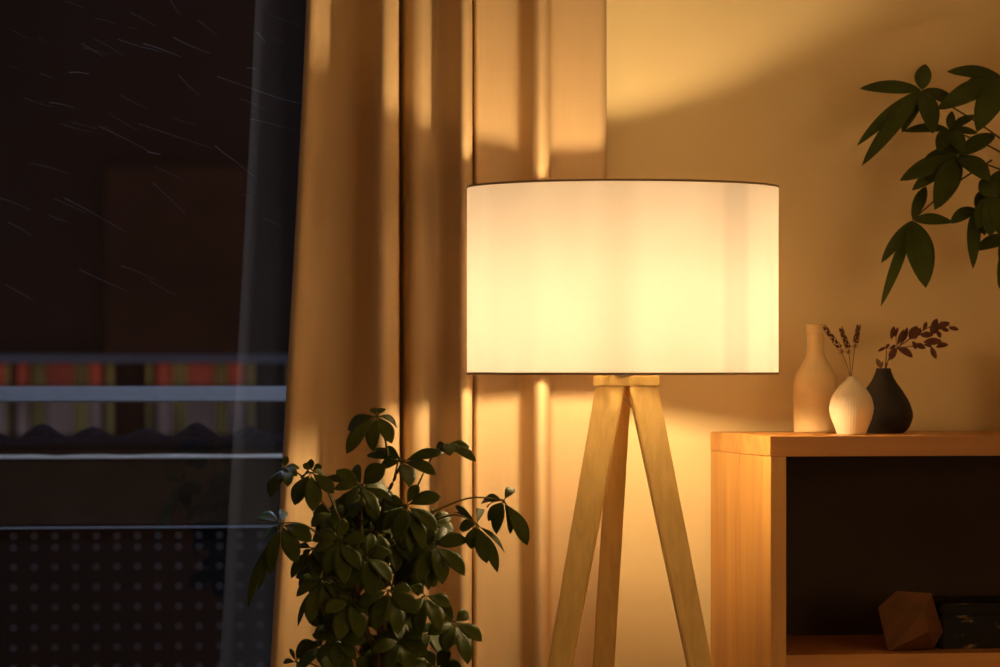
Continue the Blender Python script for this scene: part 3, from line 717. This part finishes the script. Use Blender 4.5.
# long planter hung on the outer side with snow on its rim
YPn = YR + .03
kp = lambda py: PY(150, py, YPn).z
plant = thing('railing_planter', ((rx0 + rx1) / 2, YPn + .1, kp(526)), 'long brown planter box along the balcony railing with snow on its rim', 'planter')
obj('box_body', bbox(rx0, rx1, YPn, YPn + .2, kp(526), kp(459), .004), M['planter'], plant)
bm = bmesh.new(); box(bm, rx0, rx1, YPn - .004, YPn + .02, kp(458.3), kp(454.8)); 
bmesh.ops.subdivide_edges(bm, edges=[e for e in bm.edges if abs(e.verts[0].co.x - e.verts[1].co.x) > .5], cuts=90)
for v_ in bm.verts:
    if v_.co.z > kp(457): v_.co.z += .0022 * noise.noise(Vector((v_.co.x * 22, 0, 1))) + .0016 * max(0, noise.noise(Vector((v_.co.x * 9, 5, 1))))
sn = obj('snow_ridge', bm, M['snow'], plant, True); sn['kind'] = 'stuff'
obj('wet_band', bbox(rx0, rx1, YPn + .02, YPn + .03, kp(459), kp(450.5)), M['planter'], plant)
bm = bmesh.new(); box(bm, rx0 + .01, rx1 - .01, YPn + .04, YPn + .16, kp(459), kp(437))
bmesh.ops.subdivide_edges(bm, edges=[e for e in bm.edges if abs(e.verts[0].co.x - e.verts[1].co.x) > .5], cuts=80)
for v_ in bm.verts:
    if v_.co.z > kp(450): v_.co.z += .006 * noise.noise(Vector((v_.co.x * 14, v_.co.y * 9, 2)))
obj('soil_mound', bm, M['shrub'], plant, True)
slabels = ['first', 'second', 'third', 'fourth', 'fifth', 'sixth', 'seventh']
for i, (px, top, hw) in enumerate([(-8, 432, 24), (43, 424.5, 24), (93, 427.5, 24), (146, 429, 24), (197, 423.5, 24), (250, 427.5, 24), (300, 428, 24)]):
    cx = XY(px, YPn + .09); hh = kp(top) - kp(439); ww = hw * u
    bm = bmesh.new()
    bmesh.ops.create_icosphere(bm, subdivisions=4, radius=1)
    for v_ in bm.verts:
        n_ = 1 + .10 * noise.noise(v_.co * 3 + Vector((i * 7, 0, 0))) + .05 * noise.noise(v_.co * 11)
        co = v_.co * n_
        zz = max(co.z, -.1)
        sx = (1 - .55 * max(0, zz)) if zz > 0 else 1
        v_.co = Vector((cx + co.x * ww * sx, YPn + .10 + co.y * .05, kp(439) + zz * hh))
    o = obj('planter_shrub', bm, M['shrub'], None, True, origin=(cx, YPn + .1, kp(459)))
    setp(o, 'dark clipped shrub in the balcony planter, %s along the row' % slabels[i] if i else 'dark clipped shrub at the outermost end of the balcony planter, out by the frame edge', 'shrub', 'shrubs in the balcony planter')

# ------------------------------------------------------------------ building across the street
YF = 60.0
def fx(px): return XY(px, YF)
def fz(py): return PY(150, py, YF).z
bl = thing('brick_building', (fx(150), YF + 4, -6), 'dark brick building with a lit strip of windows across the street', 'building')
fl, fr = fx(0) - 26, fx(300) + 26
obj('wall', bbox(fl, fr, YF, YF + 8, -6, 26), M['fac_wall'], bl)
obj('reflection_patch', bbox(fx(105), fx(245), YF - .25, YF + .05, fz(354), fz(168)), M['fac_reflect'], bl)  # reddish slab: the warm room's reflection in the pane, put into facade colour
obj('lintel', bbox(fl, fr, YF - .30, YF + .05, fz(362), fz(355.5)), M['fac_sill'], bl)
obj('base_wall', bbox(fl, fr, YF - .22, YF + .05, fz(526), fz(440)), M['fac_plinth'], bl)
obj('snowy_footing', bbox(fl, fr, YF - .6, YF + .05, -6, fz(526)), M['fac_low'], bl)
# strip of windows: (x0, x1, kind) columns as seen
cols = [(-30, -10, 'o'), (-8, 5, 'o'), (6, 9.5, 'y'), (17, 28, 'o'), (32, 36.5, 'y'), (38, 45, 'y'), (47, 73, 'o'), (74.5, 79, 'y'), (81, 87, 'y'), (89, 101, 'o'), (107, 112.5, 'y'), (147, 150.5, 'y'), (157, 171, 'o'), (173.5, 178.5, 'y'), (181, 186, 'y'), (187, 213, 'o'),
        (215, 219, 'y'), (221.5, 226, 'y'), (228, 242, 'o'), (248, 253, 'y'), (287, 291, 'y'), (296, 312, 'o')]
for (a, b_, kd) in cols:
    e = obj('window', bbox(fx(a) - .03, fx(b_) + .03, YF - .10, YF + .02, fz(436), fz(361)), M['fac_post'], bl)
    obj('upper_pane', bbox(fx(a), fx(b_), YF - .14, YF - .09, fz(385), fz(364)), M['win_orange'] if kd == 'o' else M['win_yellow'], e)
    obj('lower_pane', bbox(fx(a), fx(b_), YF - .14, YF - .09, fz(434), fz(387)), M['win_mauve'] if kd == 'o' else M['win_olive'], e)

# ------------------------------------------------------------------ night sky outside
wld = bpy.data.worlds.new('night_sky'); S.world = wld; wld.use_nodes = True
bg = wld.node_tree.nodes['Background']; bg.inputs['Color'].default_value = (.52, .62, 1.0, 1); bg.inputs['Strength'].default_value = .14

# added warm fill light, unseen, raising the frontal ambience of the room
ld = bpy.data.lights.new('room_fill', 'POINT'); ld.energy = 50; ld.color = (1, .64, .30); ld.shadow_soft_size = .5
lo = bpy.data.objects.new('room_fill', ld); C.objects.link(lo); lo.location = (2.1, 1.4, 1.15)
# added cool fill outside, unseen, brightening railing, snow and curtain back
ld = bpy.data.lights.new('balcony_fill', 'POINT'); ld.energy = 400; ld.color = (.44, .56, 1.0); ld.shadow_soft_size = .07
lo = bpy.data.objects.new('balcony_fill', ld); C.objects.link(lo); lo.location = (.80, YR - .45, 3.05)
# ------------------------------------------------------------------ camera
cd = bpy.data.cameras.new('camera'); cam = bpy.data.objects.new('camera', cd); C.objects.link(cam)
cam.location = (0, 0, CZ); cam.rotation_euler = (math.pi / 2, 0, -PSI)
cd.sensor_width = 36; cd.lens = F * 36 / 1000.0
cd.shift_y = (HY - 333.5) / 1000.0
cd.clip_start = .05; cd.clip_end = 300
cd.dof.use_dof = True; cd.dof.focus_distance = D0 - .1; cd.dof.aperture_fstop = 8
S.camera = cam
S.view_settings.view_transform = 'Standard'; S.view_settings.look = 'None'
S.view_settings.exposure = 0.0; S.view_settings.gamma = 1.0; S.view_settings.use_curve_mapping = False
